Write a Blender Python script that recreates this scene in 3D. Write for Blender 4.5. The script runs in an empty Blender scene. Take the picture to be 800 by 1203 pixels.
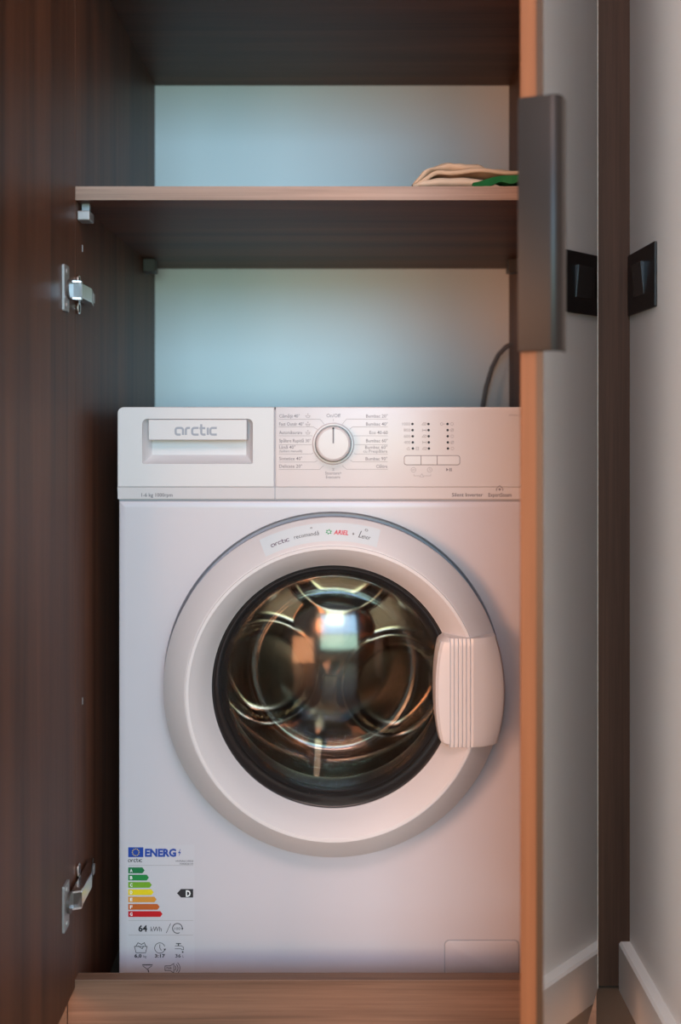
import bpy, bmesh, math, random
from mathutils import Vector, Matrix, noise
random.seed(4)
PI = math.pi
S = bpy.context.scene
COL = S.collection

# ------------------------------------------------------------------ camera
# image is 800x1203; one-point perspective, vanishing point at pixel (390, 495), focal length 1206 px
F = 1206.0
CH = 0.825                                   # camera height
cd = bpy.data.cameras.new('camera')
cam = bpy.data.objects.new('camera', cd)
COL.objects.link(cam)
cam.location = (0, 0, CH)
cam.rotation_euler = (PI / 2, 0, 0)
cd.sensor_width = 36.0
cd.sensor_fit = 'AUTO'
cd.lens = 36.0 * F / 1203.0
cd.shift_x = 10.0 / 1203.0
cd.shift_y = -106.5 / 1203.0
cd.dof.use_dof = True
cd.dof.focus_distance = 1.41
cd.dof.aperture_fstop = 2.6
cd.clip_start = 0.05
S.camera = cam

# ------------------------------------------------------------------ world, lights, exposure
W = bpy.data.worlds.new('world')
S.world = W
W.use_nodes = True
bg = W.node_tree.nodes['Background']
bg.inputs[0].default_value = (0.75, 0.85, 1.0, 1)
bg.inputs[1].default_value = 0.2


def area(name, loc, target, sx, sy, power, color):
    ld = bpy.data.lights.new(name, 'AREA')
    ld.shape = 'RECTANGLE'
    ld.size, ld.size_y = sx, sy
    ld.energy = power
    ld.color = color
    o = bpy.data.objects.new(name, ld)
    COL.objects.link(o)
    o.location = loc
    o.rotation_euler = (Vector(target) - Vector(loc)).to_track_quat('-Z', 'Y').to_euler()
    return o


# daylight through the window behind the camera: sky above, garden below
area('window_sky_light', (0.3, -2.42, 1.70), (0.1, 1.4, 0.95), 1.8, 0.9, 50, (0.42, 0.70, 1.0))
area('window_garden_light', (0.3, -2.42, 0.86), (0.1, 1.4, 1.1), 1.8, 0.7, 25, (0.64, 1.0, 0.82))
# added warm fills: one overhead for soft ambient, one split between machine and wall
area('overhead_warm_fill', (0.1, -0.8, 2.55), (0.1, -0.1, 0.6), 1.5, 1.2, 44, (1.0, 0.64, 0.56))
area('warm_fill_machine', (-1.75, -0.90, 0.90), (0.35, 1.3, 0.7), 0.6, 1.0, 26, (1.0, 0.50, 0.29))
area('warm_fill_wall', (-0.95, -0.95, 0.45), (0.35, 1.3, 0.6), 0.7, 0.8, 10, (1.0, 0.42, 0.19))

vs = S.view_settings
vs.view_transform = 'Standard'
vs.look = 'None'
vs.gamma = 1.0
vs.use_curve_mapping = False
vs.exposure = 0.52


# ------------------------------------------------------------------ materials
def srgb(r, g, b):
    f = lambda c: (c / 255 / 12.92) if c / 255 <= 0.04045 else ((c / 255 + 0.055) / 1.055) ** 2.4
    return (f(r), f(g), f(b), 1)


def mat(name, color, rough=0.4, metal=0.0, spec=0.5, bump=None, coat=0.0, emit=None):
    m = bpy.data.materials.new(name)
    m.use_nodes = True
    nt = m.node_tree
    b = nt.nodes['Principled BSDF']
    b.inputs['Base Color'].default_value = color
    b.inputs['Roughness'].default_value = rough
    b.inputs['Metallic'].default_value = metal
    b.inputs['Specular IOR Level'].default_value = spec
    b.inputs['Coat Weight'].default_value = coat
    if bump:
        sc, st = bump
        tc = nt.nodes.new('ShaderNodeTexCoord')
        n = nt.nodes.new('ShaderNodeTexNoise')
        n.inputs['Scale'].default_value = sc
        n.inputs['Detail'].default_value = 4
        bp = nt.nodes.new('ShaderNodeBump')
        bp.inputs['Strength'].default_value = st
        bp.inputs['Distance'].default_value = 0.002
        nt.links.new(tc.outputs['Object'], n.inputs['Vector'])
        nt.links.new(n.outputs[0], bp.inputs['Height'])
        nt.links.new(bp.outputs[0], b.inputs['Normal'])
    return m


def wood(name, dark, light, axis, rough=0.48, seed=0.0, spec=0.28):
    """laminate with fine grain running along axis"""
    m = bpy.data.materials.new(name)
    m.use_nodes = True
    nt = m.node_tree
    L = nt.links.new
    b = nt.nodes['Principled BSDF']
    tc = nt.nodes.new('ShaderNodeTexCoord')

    def noise_at(across, along, detail, rgh):
        mp = nt.nodes.new('ShaderNodeMapping')
        sc = [across] * 3
        sc['xyz'.index(axis)] = along
        mp.inputs['Scale'].default_value = sc
        mp.inputs['Location'].default_value = (seed, seed * 1.7, seed * 0.6)
        n = nt.nodes.new('ShaderNodeTexNoise')
        n.inputs['Scale'].default_value = 1.0
        n.inputs['Detail'].default_value = detail
        n.inputs['Roughness'].default_value = rgh
        n.inputs['Distortion'].default_value = 0.6
        L(tc.outputs['Object'], mp.inputs['Vector'])
        L(mp.outputs[0], n.inputs['Vector'])
        return n.outputs[0]
    broad = noise_at(22, 0.9, 3, 0.55)
    fine = noise_at(240, 4.0, 5, 0.7)
    mx = nt.nodes.new('ShaderNodeMix')
    mx.data_type = 'FLOAT'
    mx.inputs[0].default_value = 0.42
    L(broad, mx.inputs[2])
    L(fine, mx.inputs[3])
    r = nt.nodes.new('ShaderNodeValToRGB')
    r.color_ramp.elements[0].position = 0.33
    r.color_ramp.elements[0].color = dark
    r.color_ramp.elements[1].position = 0.68
    r.color_ramp.elements[1].color = light
    L(mx.outputs[0], r.inputs[0])
    L(r.outputs[0], b.inputs['Base Color'])
    bp = nt.nodes.new('ShaderNodeBump')
    bp.inputs['Strength'].default_value = 0.12
    bp.inputs['Distance'].default_value = 0.001
    L(fine, bp.inputs['Height'])
    L(bp.outputs[0], b.inputs['Normal'])
    b.inputs['Roughness'].default_value = rough
    b.inputs['Specular IOR Level'].default_value = spec
    return m


def glass_thin(name, tint, ior=1.5, gloss_rough=0.01):
    """thin clear shell: transparent with a Fresnel gloss (lets light and shadow rays through)"""
    m = bpy.data.materials.new(name)
    m.use_nodes = True
    nt = m.node_tree
    nt.nodes.remove(nt.nodes['Principled BSDF'])
    out = nt.nodes['Material Output']
    t = nt.nodes.new('ShaderNodeBsdfTransparent')
    t.inputs[0].default_value = tint
    g = nt.nodes.new('ShaderNodeBsdfGlossy')
    g.inputs['Roughness'].default_value = gloss_rough
    ge = nt.nodes.new('ShaderNodeNewGeometry')
    dot = nt.nodes.new('ShaderNodeVectorMath')
    dot.operation = 'DOT_PRODUCT'
    nt.links.new(ge.outputs['Normal'], dot.inputs[0])
    nt.links.new(ge.outputs['Incoming'], dot.inputs[1])
    last = dot.outputs['Value']
    r0 = ((ior - 1) / (ior + 1)) ** 2
    for op, a in (('ABSOLUTE', None), ('SUBTRACT', 1.0), ('POWER', 5.0), ('MULTIPLY_ADD', 1 - r0)):   # Schlick, same from both sides
        q = nt.nodes.new('ShaderNodeMath')
        q.operation = op
        if op == 'SUBTRACT':
            q.inputs[0].default_value = a
            nt.links.new(last, q.inputs[1])
        else:
            nt.links.new(last, q.inputs[0])
            if a is not None:
                q.inputs[1].default_value = a
            if op == 'MULTIPLY_ADD':
                q.inputs[2].default_value = r0
        last = q.outputs[0]
    mix = nt.nodes.new('ShaderNodeMixShader')
    nt.links.new(last, mix.inputs[0])
    nt.links.new(t.outputs[0], mix.inputs[1])
    nt.links.new(g.outputs[0], mix.inputs[2])
    nt.links.new(mix.outputs[0], out.inputs[0])
    return m


WD, WL = (0.040, 0.0155, 0.008, 1), (0.158, 0.060, 0.029, 1)
M = {
    'wood_v': wood('walnut_vertical', WD, WL, 'z'),
    'wood_h': wood('walnut_horizontal', WD, WL, 'x', seed=3.1),
    'wood_plinth': wood('walnut_plinth', (0.10, 0.055, 0.036, 1), (0.26, 0.145, 0.095, 1), 'x', seed=7.7),
    'wood_edge_lit': wood('walnut_edge_band_lit', (0.16, 0.105, 0.08, 1), (0.46, 0.325, 0.255, 1), 'x', seed=5.0),  # same laminate, direct light put into its paler colour
    'wood_door_edge': wood('walnut_door_edge', (0.16, 0.062, 0.026, 1), (0.26, 0.108, 0.048, 1), 'z', seed=1.0),
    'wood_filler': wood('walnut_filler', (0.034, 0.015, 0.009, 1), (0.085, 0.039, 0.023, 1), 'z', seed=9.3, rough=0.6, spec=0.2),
    'back': mat('white_back_panel', (0.86, 0.88, 0.88, 1), 0.32, spec=0.5),
    'wall': mat('white_wall_paint', (0.74, 0.73, 0.71, 1), 0.6, bump=(180, 0.05)),
    'base': mat('white_baseboard_paint', (0.70, 0.68, 0.65, 1), 0.4),
    'floor': mat('dark_floor', (0.17, 0.11, 0.072, 1), 0.4, bump=(60, 0.05)),
    'floor_darkened': mat('darkened_floor', (0.035, 0.037, 0.033, 1), 0.5),
    'white': mat('white_enamel', (0.55, 0.52, 0.555, 1), 0.28, spec=0.5),
    'plastic': mat('white_plastic', (0.62, 0.59, 0.595, 1), 0.32),
    'plastic2': mat('shaded_white_plastic', (0.55, 0.53, 0.54, 1), 0.35),
    'gap': mat('dark_seam', (0.03, 0.03, 0.035, 1), 0.6),
    'grey_seam_shade': mat('grey_seam_and_shade', (0.35, 0.36, 0.40, 1), 0.5),
    'seam': mat('pale_grey_seam', (0.40, 0.39, 0.42, 1), 0.5),
    'bezel': mat('black_bezel', (0.018, 0.017, 0.017, 1), 0.16),
    'rubber': mat('grey_rubber', (0.045, 0.043, 0.042, 1), 0.42),
    'steel': mat('drum_steel', (0.38, 0.285, 0.215, 1), 0.17, metal=1.0),
    'glass': glass_thin('porthole_glass', (0.90, 0.88, 0.85, 1), 1.55, 0.11),
    'black': mat('black_handle_metal', (0.014, 0.0135, 0.0135, 1), 0.36, spec=0.26),
    'switch': mat('black_switch_plastic', (0.010, 0.010, 0.011, 1), 0.35),
    'rocker': mat('black_rocker_plastic', (0.03, 0.03, 0.032, 1), 0.22),
    'mirror': mat('mirror_silver', (0.80, 0.82, 0.82, 1), 0.03, metal=1.0),
    'mirror_edge': mat('mirror_ground_edge', (0.50, 0.44, 0.38, 1), 0.4),
    'mirror_side': mat('dark_edge_strip', (0.05, 0.028, 0.015, 1), 0.4),
    'nickel': mat('hinge_nickel', (0.72, 0.68, 0.66, 1), 0.2, metal=1.0),
    'pin': mat('support_metal', (0.36, 0.36, 0.36, 1), 0.4, metal=0.5),
    'dark_pin': mat('support_dark', (0.06, 0.05, 0.045, 1), 0.4),
    'canvas': mat('beige_canvas', (0.52, 0.40, 0.29, 1), 0.85, bump=(900, 0.35)),
    'canvas_pale': mat('pale_canvas', (0.56, 0.46, 0.36, 1), 0.85, bump=(900, 0.35)),
    'green': mat('green_print', (0.006, 0.16, 0.045, 1), 0.6, bump=(500, 0.2)),
    'cord': mat('grey_cord', (0.12, 0.12, 0.125, 1), 0.45),
    'ink': mat('grey_ink', (0.22, 0.20, 0.22, 1), 0.6),
    'ink_mid': mat('mid_grey_ink', (0.12, 0.11, 0.13, 1), 0.6),
    'ink_light': mat('light_grey_ink', (0.38, 0.35, 0.36, 1), 0.6),
    'ink_dark': mat('dark_ink', (0.015, 0.015, 0.02, 1), 0.5),
    'ink_logo': mat('logo_grey', (0.30, 0.31, 0.36, 1), 0.4),
    'label': mat('label_paper', (0.56, 0.54, 0.575, 1), 0.3),
    'sticker': mat('sticker_film', (0.62, 0.67, 0.70, 1), 0.25),
    'ink_purple': mat('purple_grey_ink', (0.13, 0.09, 0.14, 1), 0.5),
    'red': mat('ink_red', (0.62, 0.015, 0.05, 1), 0.5),
    'ink_green': mat('ink_green', (0.02, 0.32, 0.11, 1), 0.5),
    'eublue': mat('label_blue', (0.006, 0.05, 0.32, 1), 0.4),
    'yellow': mat('label_yellow', (0.80, 0.58, 0.02, 1), 0.4),
    'paperwhite': mat('label_white_ink', (0.8, 0.8, 0.8, 1), 0.4),
}
for i, c in enumerate([(0.005, 0.16, 0.05), (0.01, 0.22, 0.05), (0.16, 0.36, 0.02), (0.78, 0.60, 0.01),
                       (0.66, 0.28, 0.04), (0.50, 0.11, 0.02), (0.52, 0.008, 0.015)]):
    M['class%d' % i] = mat('energy_class_colour_%s' % 'abcdefg'[i], c + (1,), 0.4)


# ------------------------------------------------------------------ helpers
def obj(name, bm, m, parent=None, smooth=False, kind=None, label=None):
    me = bpy.data.meshes.new(name)
    bm.to_mesh(me)
    bm.free()
    me.materials.append(m)
    if smooth:
        for p in me.polygons:
            p.use_smooth = True
        if smooth != 'all':
            me.set_sharp_from_angle(angle=math.radians(smooth if smooth is not True else 35))
    o = bpy.data.objects.new(name, me)
    COL.objects.link(o)
    if parent is not None:
        o.parent = parent
    if kind:
        o['kind'] = kind
    if label:
        o['label'] = label
    return o


def thing(name, label, cat, loc=(0, 0, 0), group=None):
    o = bpy.data.objects.new(name, None)
    COL.objects.link(o)
    o.location = loc
    o['label'], o['category'] = label, cat
    if group:
        o['group'] = group
    return o


def box(bm, x0, x1, y0, y1, z0, z1, bev=0.0, seg=2):
    b = bmesh.new()
    v = [b.verts.new(p) for p in ((x0, y0, z0), (x1, y0, z0), (x1, y1, z0), (x0, y1, z0),
                                  (x0, y0, z1), (x1, y0, z1), (x1, y1, z1), (x0, y1, z1))]
    for f in ((0, 3, 2, 1), (4, 5, 6, 7), (0, 1, 5, 4), (1, 2, 6, 5), (2, 3, 7, 6), (3, 0, 4, 7)):
        b.faces.new([v[i] for i in f])
    if bev:
        bmesh.ops.bevel(b, geom=b.edges[:], offset=bev, segments=seg, affect='EDGES', profile=0.5)
    merge(bm, b)
    return bm


def merge(bm, b):
    me = bpy.data.meshes.new('t')
    b.to_mesh(me)
    b.free()
    bm.from_mesh(me)
    bpy.data.meshes.remove(me)


def bx(*a, **k):
    return box(bmesh.new(), *a, **k)


def prism(bm, pts, y0, y1, bev=0.0, plane='xz', seg=2):
    """outline pts in a plane, extruded along the third axis"""
    b = bmesh.new()

    def P(p, t):
        return {'xz': (p[0], t, p[1]), 'xy': (p[0], p[1], t), 'yz': (t, p[0], p[1])}[plane]
    a = [b.verts.new(P(p, y0)) for p in pts]
    c = [b.verts.new(P(p, y1)) for p in pts]
    b.faces.new(a)
    b.faces.new(c[::-1])
    n = len(pts)
    for i in range(n):
        b.faces.new((a[i], c[i], c[(i + 1) % n], a[(i + 1) % n]))
    bmesh.ops.recalc_face_normals(b, faces=b.faces[:])
    if bev:
        e = [e for e in b.edges if all(len(f.verts) > 4 or abs(f.calc_area()) > 0 for f in e.link_faces)
             and any(len(f.verts) == n for f in e.link_faces)]
        bmesh.ops.bevel(b, geom=e, offset=bev, segments=seg, affect='EDGES', profile=0.5)
    merge(bm, b)
    return bm


def rrect(x0, x1, z0, z1, r, n=6):
    """rounded rectangle outline; r is one radius or (bl, br, tr, tl)"""
    rs = r if isinstance(r, (tuple, list)) else (r,) * 4
    out = []
    for (cx, cz, a0, rr) in ((x0, z0, PI, rs[0]), (x1, z0, 1.5 * PI, rs[1]), (x1, z1, 0, rs[2]), (x0, z1, 0.5 * PI, rs[3])):
        sx = 1 if cx == x0 else -1
        sz = 1 if cz == z0 else -1
        if rr <= 0:
            out.append((cx, cz))
            continue
        for i in range(n + 1):
            a = a0 + i / n * PI / 2
            out.append((cx + sx * rr + rr * math.cos(a), cz + sz * rr + rr * math.sin(a)))
    return out


def lathe(bm, prof, cx, cz, n=128, a0=0.0, a1=2 * PI):
    """profile of (radius, y) turned about the horizontal axis through (cx, cz)"""
    full = abs(a1 - a0 - 2 * PI) < 1e-6
    rows = []
    for (r, y) in prof:
        if r < 1e-6:
            rows.append([bm.verts.new((cx, y, cz))])
        else:
            k = n if full else n + 1
            rows.append([bm.verts.new((cx + r * math.cos(a0 + (a1 - a0) * i / n), y, cz + r * math.sin(a0 + (a1 - a0) * i / n)))
                         for i in range(k)])
    for A, B in zip(rows, rows[1:]):
        k = n
        for i in range(k):
            j = (i + 1) % n if full else i + 1
            if len(A) == 1 and len(B) == 1:
                continue
            if len(A) == 1:
                bm.faces.new((A[0], B[i], B[j]))
            elif len(B) == 1:
                bm.faces.new((A[i], B[0], A[j]))
            else:
                bm.faces.new((A[i], B[i], B[j], A[j]))
    return bm


def tube(bm, pts, r, n=10):
    pts = [Vector(p) for p in pts]
    rings = []
    up = Vector((0.3, 0.9, 0.1)).normalized()
    for i, p in enumerate(pts):
        t = (pts[min(i + 1, len(pts) - 1)] - pts[max(i - 1, 0)]).normalized()
        s = t.cross(up).normalized()
        u = s.cross(t)
        rings.append([bm.verts.new(p + r * (math.cos(2 * PI * k / n) * s + math.sin(2 * PI * k / n) * u)) for k in range(n)])
    for A, B in zip(rings, rings[1:]):
        for k in range(n):
            bm.faces.new((A[k], A[(k + 1) % n], B[(k + 1) % n], B[k]))
    bm.faces.new(rings[0])
    bm.faces.new(rings[-1][::-1])
    return bm


def hit(poly, c, a):
    """where a ray from c at angle a leaves the star-shaped outline poly"""
    d = (math.cos(a), math.sin(a))
    best = None
    for i in range(len(poly)):
        p, q = poly[i], poly[(i + 1) % len(poly)]
        ex, ez = q[0] - p[0], q[1] - p[1]
        den = d[0] * ez - d[1] * ex
        if abs(den) < 1e-12:
            continue
        t = ((p[0] - c[0]) * ez - (p[1] - c[1]) * ex) / den
        s = ((p[0] - c[0]) * d[1] - (p[1] - c[1]) * d[0]) / den
        if t > 0 and -1e-6 <= s <= 1 + 1e-6 and (best is None or t > best):
            best = t
    return (c[0] + d[0] * best, c[1] + d[1] * best)


def holed(bm, outer, inner, c, rings_out, rings_in):
    """flat plate with a hole; rings_* are (scale towards c, inset, y) steps continuing the outer and inner borders"""
    ang = sorted(set(round(math.atan2(p[1] - c[1], p[0] - c[0]), 5) for p in outer + inner))
    loops = []
    for (dx, y) in rings_out[::-1]:
        loops.append([(x, y, z) for (x, z) in (off(hit(outer, c, a), outer, dx) for a in ang)])
    for (k, y) in rings_in:
        loops.append([(c[0] + (x - c[0]) * k[0], y, c[1] + (z - c[1]) * k[1]) for (x, z) in (hit(inner, c, a) for a in ang)])
    vs_ = [[bm.verts.new(p) for p in lp] for lp in loops]
    n = len(ang)
    for A, B in zip(vs_, vs_[1:]):
        for i in range(n):
            bm.faces.new((A[i], A[(i + 1) % n], B[(i + 1) % n], B[i]))
    return vs_


def off(p, outer, dx):
    xs = [q[0] for q in outer]
    zs = [q[1] for q in outer]
    x = min(max(p[0], min(xs) + dx), max(xs) - dx)
    z = min(max(p[1], min(zs) + dx), max(zs) - dx)
    return (x, z)


# flat print: text and strokes are gathered as 2D meshes and laid on a surface by a warp (u, v) -> point
_tcache = {}


def text2d(s, size, align='LEFT', bold=0.0, spacing=1.0, shear=0.0):
    key = (s, size, align, bold, spacing, shear)
    if key in _tcache:
        return _tcache[key]
    c = bpy.data.curves.new('t', 'FONT')
    c.body = s
    c.size = size
    c.align_x = align
    c.resolution_u = 2
    c.offset = bold
    c.space_character = spacing
    c.shear = shear
    o = bpy.data.objects.new('t', c)
    COL.objects.link(o)
    bpy.context.view_layer.update()
    me = bpy.data.meshes.new_from_object(o.evaluated_get(bpy.context.evaluated_depsgraph_get()))
    v = [(p.co.x, p.co.y) for p in me.vertices]
    f = [tuple(p.vertices) for p in me.polygons]
    bpy.data.objects.remove(o)
    bpy.data.curves.remove(c)
    bpy.data.meshes.remove(me)
    _tcache[key] = (v, f)
    return v, f


class Print:
    def __init__(self):
        self.v, self.f = [], []

    def add(self, v, f, u0=0, v0=0, sx=1, sy=1):
        b = len(self.v)
        self.v += [(u0 + p[0] * sx, v0 + p[1] * sy) for p in v]
        self.f += [tuple(i + b for i in q) for q in f]
        return self

    def text(self, s, u, v, size, align='LEFT', bold=0.0, sx=1.0, **k):
        return self.add(*text2d(s, size, align, bold, **k), u, v, sx, 1)

    def fit(self, s, u0, u1, v, size, bold=0.0):
        """text squeezed between u0 and u1"""
        vv, ff = text2d(s, size, 'LEFT', bold)
        a, b = min(p[0] for p in vv), max(p[0] for p in vv)
        k = (u1 - u0) / (b - a)
        return self.add([((p[0] - a) * k, p[1]) for p in vv], ff, u0, v)

    def stroke(self, pts, w, closed=False):
        n = len(pts)
        vv, ff = [], []
        for i, p in enumerate(pts):
            q = pts[(i + 1) % n] if closed else pts[min(i + 1, n - 1)]
            o = pts[i - 1] if closed else pts[max(i - 1, 0)]
            d1 = Vector((p[0] - o[0], p[1] - o[1]))
            d2 = Vector((q[0] - p[0], q[1] - p[1]))
            d1 = d1.normalized() if d1.length > 1e-9 else d2.normalized()
            d2 = d2.normalized() if d2.length > 1e-9 else d1
            t = d1 + d2
            t = t.normalized() if t.length > 1e-6 else d1
            k = 1 / max(0.5, t.dot(d1))
            nx, nz = -t.y * w / 2 * k, t.x * w / 2 * k
            vv += [(p[0] + nx, p[1] + nz), (p[0] - nx, p[1] - nz)]
        for i in range(n if closed else n - 1):
            j = (i + 1) % n
            ff.append((2 * i, 2 * i + 1, 2 * j + 1, 2 * j))
        return self.add(vv, ff)

    def poly(self, pts):
        return self.add(pts, [tuple(range(len(pts)))])

    def rect(self, u0, u1, v0, v1):
        return self.poly([(u0, v0), (u1, v0), (u1, v1), (u0, v1)])

    def disc(self, u, v, r, n=14):
        return self.poly([(u + r * math.cos(2 * PI * i / n), v + r * math.sin(2 * PI * i / n)) for i in range(n)])

    def arc(self, u, v, r, a0, a1, w, n=16):
        return self.stroke([(u + r * math.cos(a0 + (a1 - a0) * i / n), v + r * math.sin(a0 + (a1 - a0) * i / n)) for i in range(n + 1)], w)

    def build(self, name, m, parent, warp, label=None):
        bm = bmesh.new()
        vs_ = [bm.verts.new(warp(*p)) for p in self.v]
        for f in self.f:
            try:
                bm.faces.new([vs_[i] for i in f])
            except ValueError:
                pass
        return obj(name, bm, m, parent, label=label)


def flat(d):
    return lambda u, v: (u, d, v)


def X(px, d):
    return (px - 390.0) * d / F


def Z(py, d):
    return CH + (495.0 - py) * d / F


def structure(name, bm, m, **k):
    return obj(name, bm, m, kind='structure', **k)


# ------------------------------------------------------------------ room shell
FR = 1.327            # front plane of the cabinet carcass
BK = 1.925            # face of its back panel
HW = 0.332            # inner half width
WX = 0.432            # right wall
RECESS = 1.489        # filler strip beside the cabinet

structure('floor', bx(-2.6, 2.2, -2.6, 2.05, -0.05, 0.0), M['floor'])
structure('ceiling', bx(-2.6, 2.2, -2.6, 2.05, 2.6, 2.65), M['wall'])
structure('wall_back', bx(-2.6, WX + 0.0, 1.96, 2.05, 0.0, 2.6), M['wall'])
structure('wall_right', bx(WX, WX + 0.12, 0.62, 2.05, 0.0, 2.6), M['wall'])
structure('wall_far_right', bx(2.1, 2.2, -2.6, 0.74, 0.0, 2.6), M['wall'])
structure('wall_right_return', bx(WX + 0.12, 2.1, 0.62, 0.74, 0.0, 2.6), M['wall'])
structure('wall_left', bx(-2.7, -2.6, -2.6, 2.05, 0.0, 2.6), M['wall'])
# wall behind the camera with its window opening
bm = bmesh.new()
box(bm, -2.6, -0.65, -2.6, -2.5, 0, 2.6)
box(bm, 1.25, 2.2, -2.6, -2.5, 0, 2.6)
box(bm, -0.65, 1.25, -2.6, -2.5, 0, 0.46)
box(bm, -0.65, 1.25, -2.6, -2.5, 2.2, 2.6)
structure('wall_front', bm, M['wall'])
bm = bmesh.new()
box(bm, -0.65, -0.61, -2.56, -2.5, 0.46, 2.2)
box(bm, 1.21, 1.25, -2.56, -2.5, 0.46, 2.2)
box(bm, -0.61, 1.21, -2.56, -2.5, 0.46, 0.5)
box(bm, -0.61, 1.21, -2.56, -2.5, 2.16, 2.2)
structure('window_1', bm, M['base'])

# baseboard along the right wall, ending against the filler strip
bt = 0.016
bm = prism(bmesh.new(), [(WX, 0.0), (WX - bt, 0.0), (WX - bt, 0.067), (WX - bt + 0.003, 0.0705), (WX, 0.0705)], 0.62, RECESS, plane='xz')
structure('baseboard_right', bm, M['base'])
# filler strip between cabinet side and wall
structure('trim_1', bx(0.300, WX, RECESS, RECESS + 0.018, 0.006, 2.6), M['wood_filler'])

# ------------------------------------------------------------------ cabinet
cab = thing('cabinet', 'tall walnut cabinet with both doors open around the washing machine', 'cabinet', (0, FR, 0))
CTOP = 2.15


def part(name, bm, m, parent=cab, shift=(0, -FR, 0), **k):
    """build in world coordinates, keep local to the parent's base"""
    bmesh.ops.translate(bm, vec=shift, verts=bm.verts[:])
    return obj(name, bm, m, parent, **k)


PT = 0.103            # plinth top
for s in (-1, 1):
    x0, x1 = sorted((s * HW, s * (HW + 0.0112)))
    pts = [(FR, PT + 0.0005), (FR, CTOP), (1.945, CTOP), (1.945, 0.0), (FR + 0.0185, 0.0), (FR + 0.0185, PT + 0.0005)]
    part('side_panel', prism(bmesh.new(), pts, x0, x1, plane='yz'), M['wood_v'])
part('back_panel', bx(-HW, HW, BK, BK + 0.008, 0.0, CTOP - 0.018), M['back'], label='white back panel')
part('top_panel', bx(-HW, HW, FR + 0.001, BK, CTOP - 0.018, CTOP), M['wood_h'])
part('fixed_shelf', bx(-HW, HW, FR + 0.0015, BK, 1.4545, 1.4725), M['wood_h'])
part('shelf', bx(-HW + 0.0003, HW - 0.0003, FR + 0.0012, BK - 0.0005, 1.111, 1.1288), M['wood_h'])
part('shelf_edge_band', bx(-HW + 0.0003, HW - 0.0003, FR, FR + 0.0012, 1.111, 1.1288), M['wood_edge_lit'], label='edge band of the shelf, direct light put into its colour')
for x0, x1 in ((-HW, -0.302), (0.305, HW)):  # added strips darkening the room floor, which runs on under the cabinet
    part('floor_darkening_strip', bx(x0, x1, FR + 0.0185, BK, 0.0, 0.002), M['floor_darkened'], label='strip added to darken the floor beside the machine')
part('plinth', bx(-0.3416, 0.342, FR, FR + 0.018, 0.0, PT, bev=0.0008), M['wood_plinth'], label='low front board hiding the machine feet')
# shelf supports
for (s, y0, y1, m) in ((-1, 1.336, 1.362, 'pin'), (1, 1.336, 1.362, 'pin'), (-1, 1.80, 1.83, 'dark_pin'), (1, 1.80, 1.83, 'dark_pin')):
    bm = bmesh.new()
    zt = 1.0995 if m == 'pin' else 1.1108
    zb = 1.087
    a, b = sorted((s * (HW - 0.0002), s * (HW - (0.0165 if m == 'pin' else 0.022))))
    box(bm, a, b, y0, y1, zb, zt, bev=0.0015)
    if m == 'pin':
        a, b = sorted((s * (HW - 0.003), s * (HW - 0.013)))
        box(bm, a, b, y0 + 0.014, y0 + 0.022, zt - 0.001, 1.111)
    part('shelf_support', bm, M[m])
for z in (1.055, 0.453):
    part('peg_hole', bx(-HW, -HW + 0.0006, 1.3645, 1.3675, z - 0.0045, z + 0.0045), M['pin'])

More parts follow.
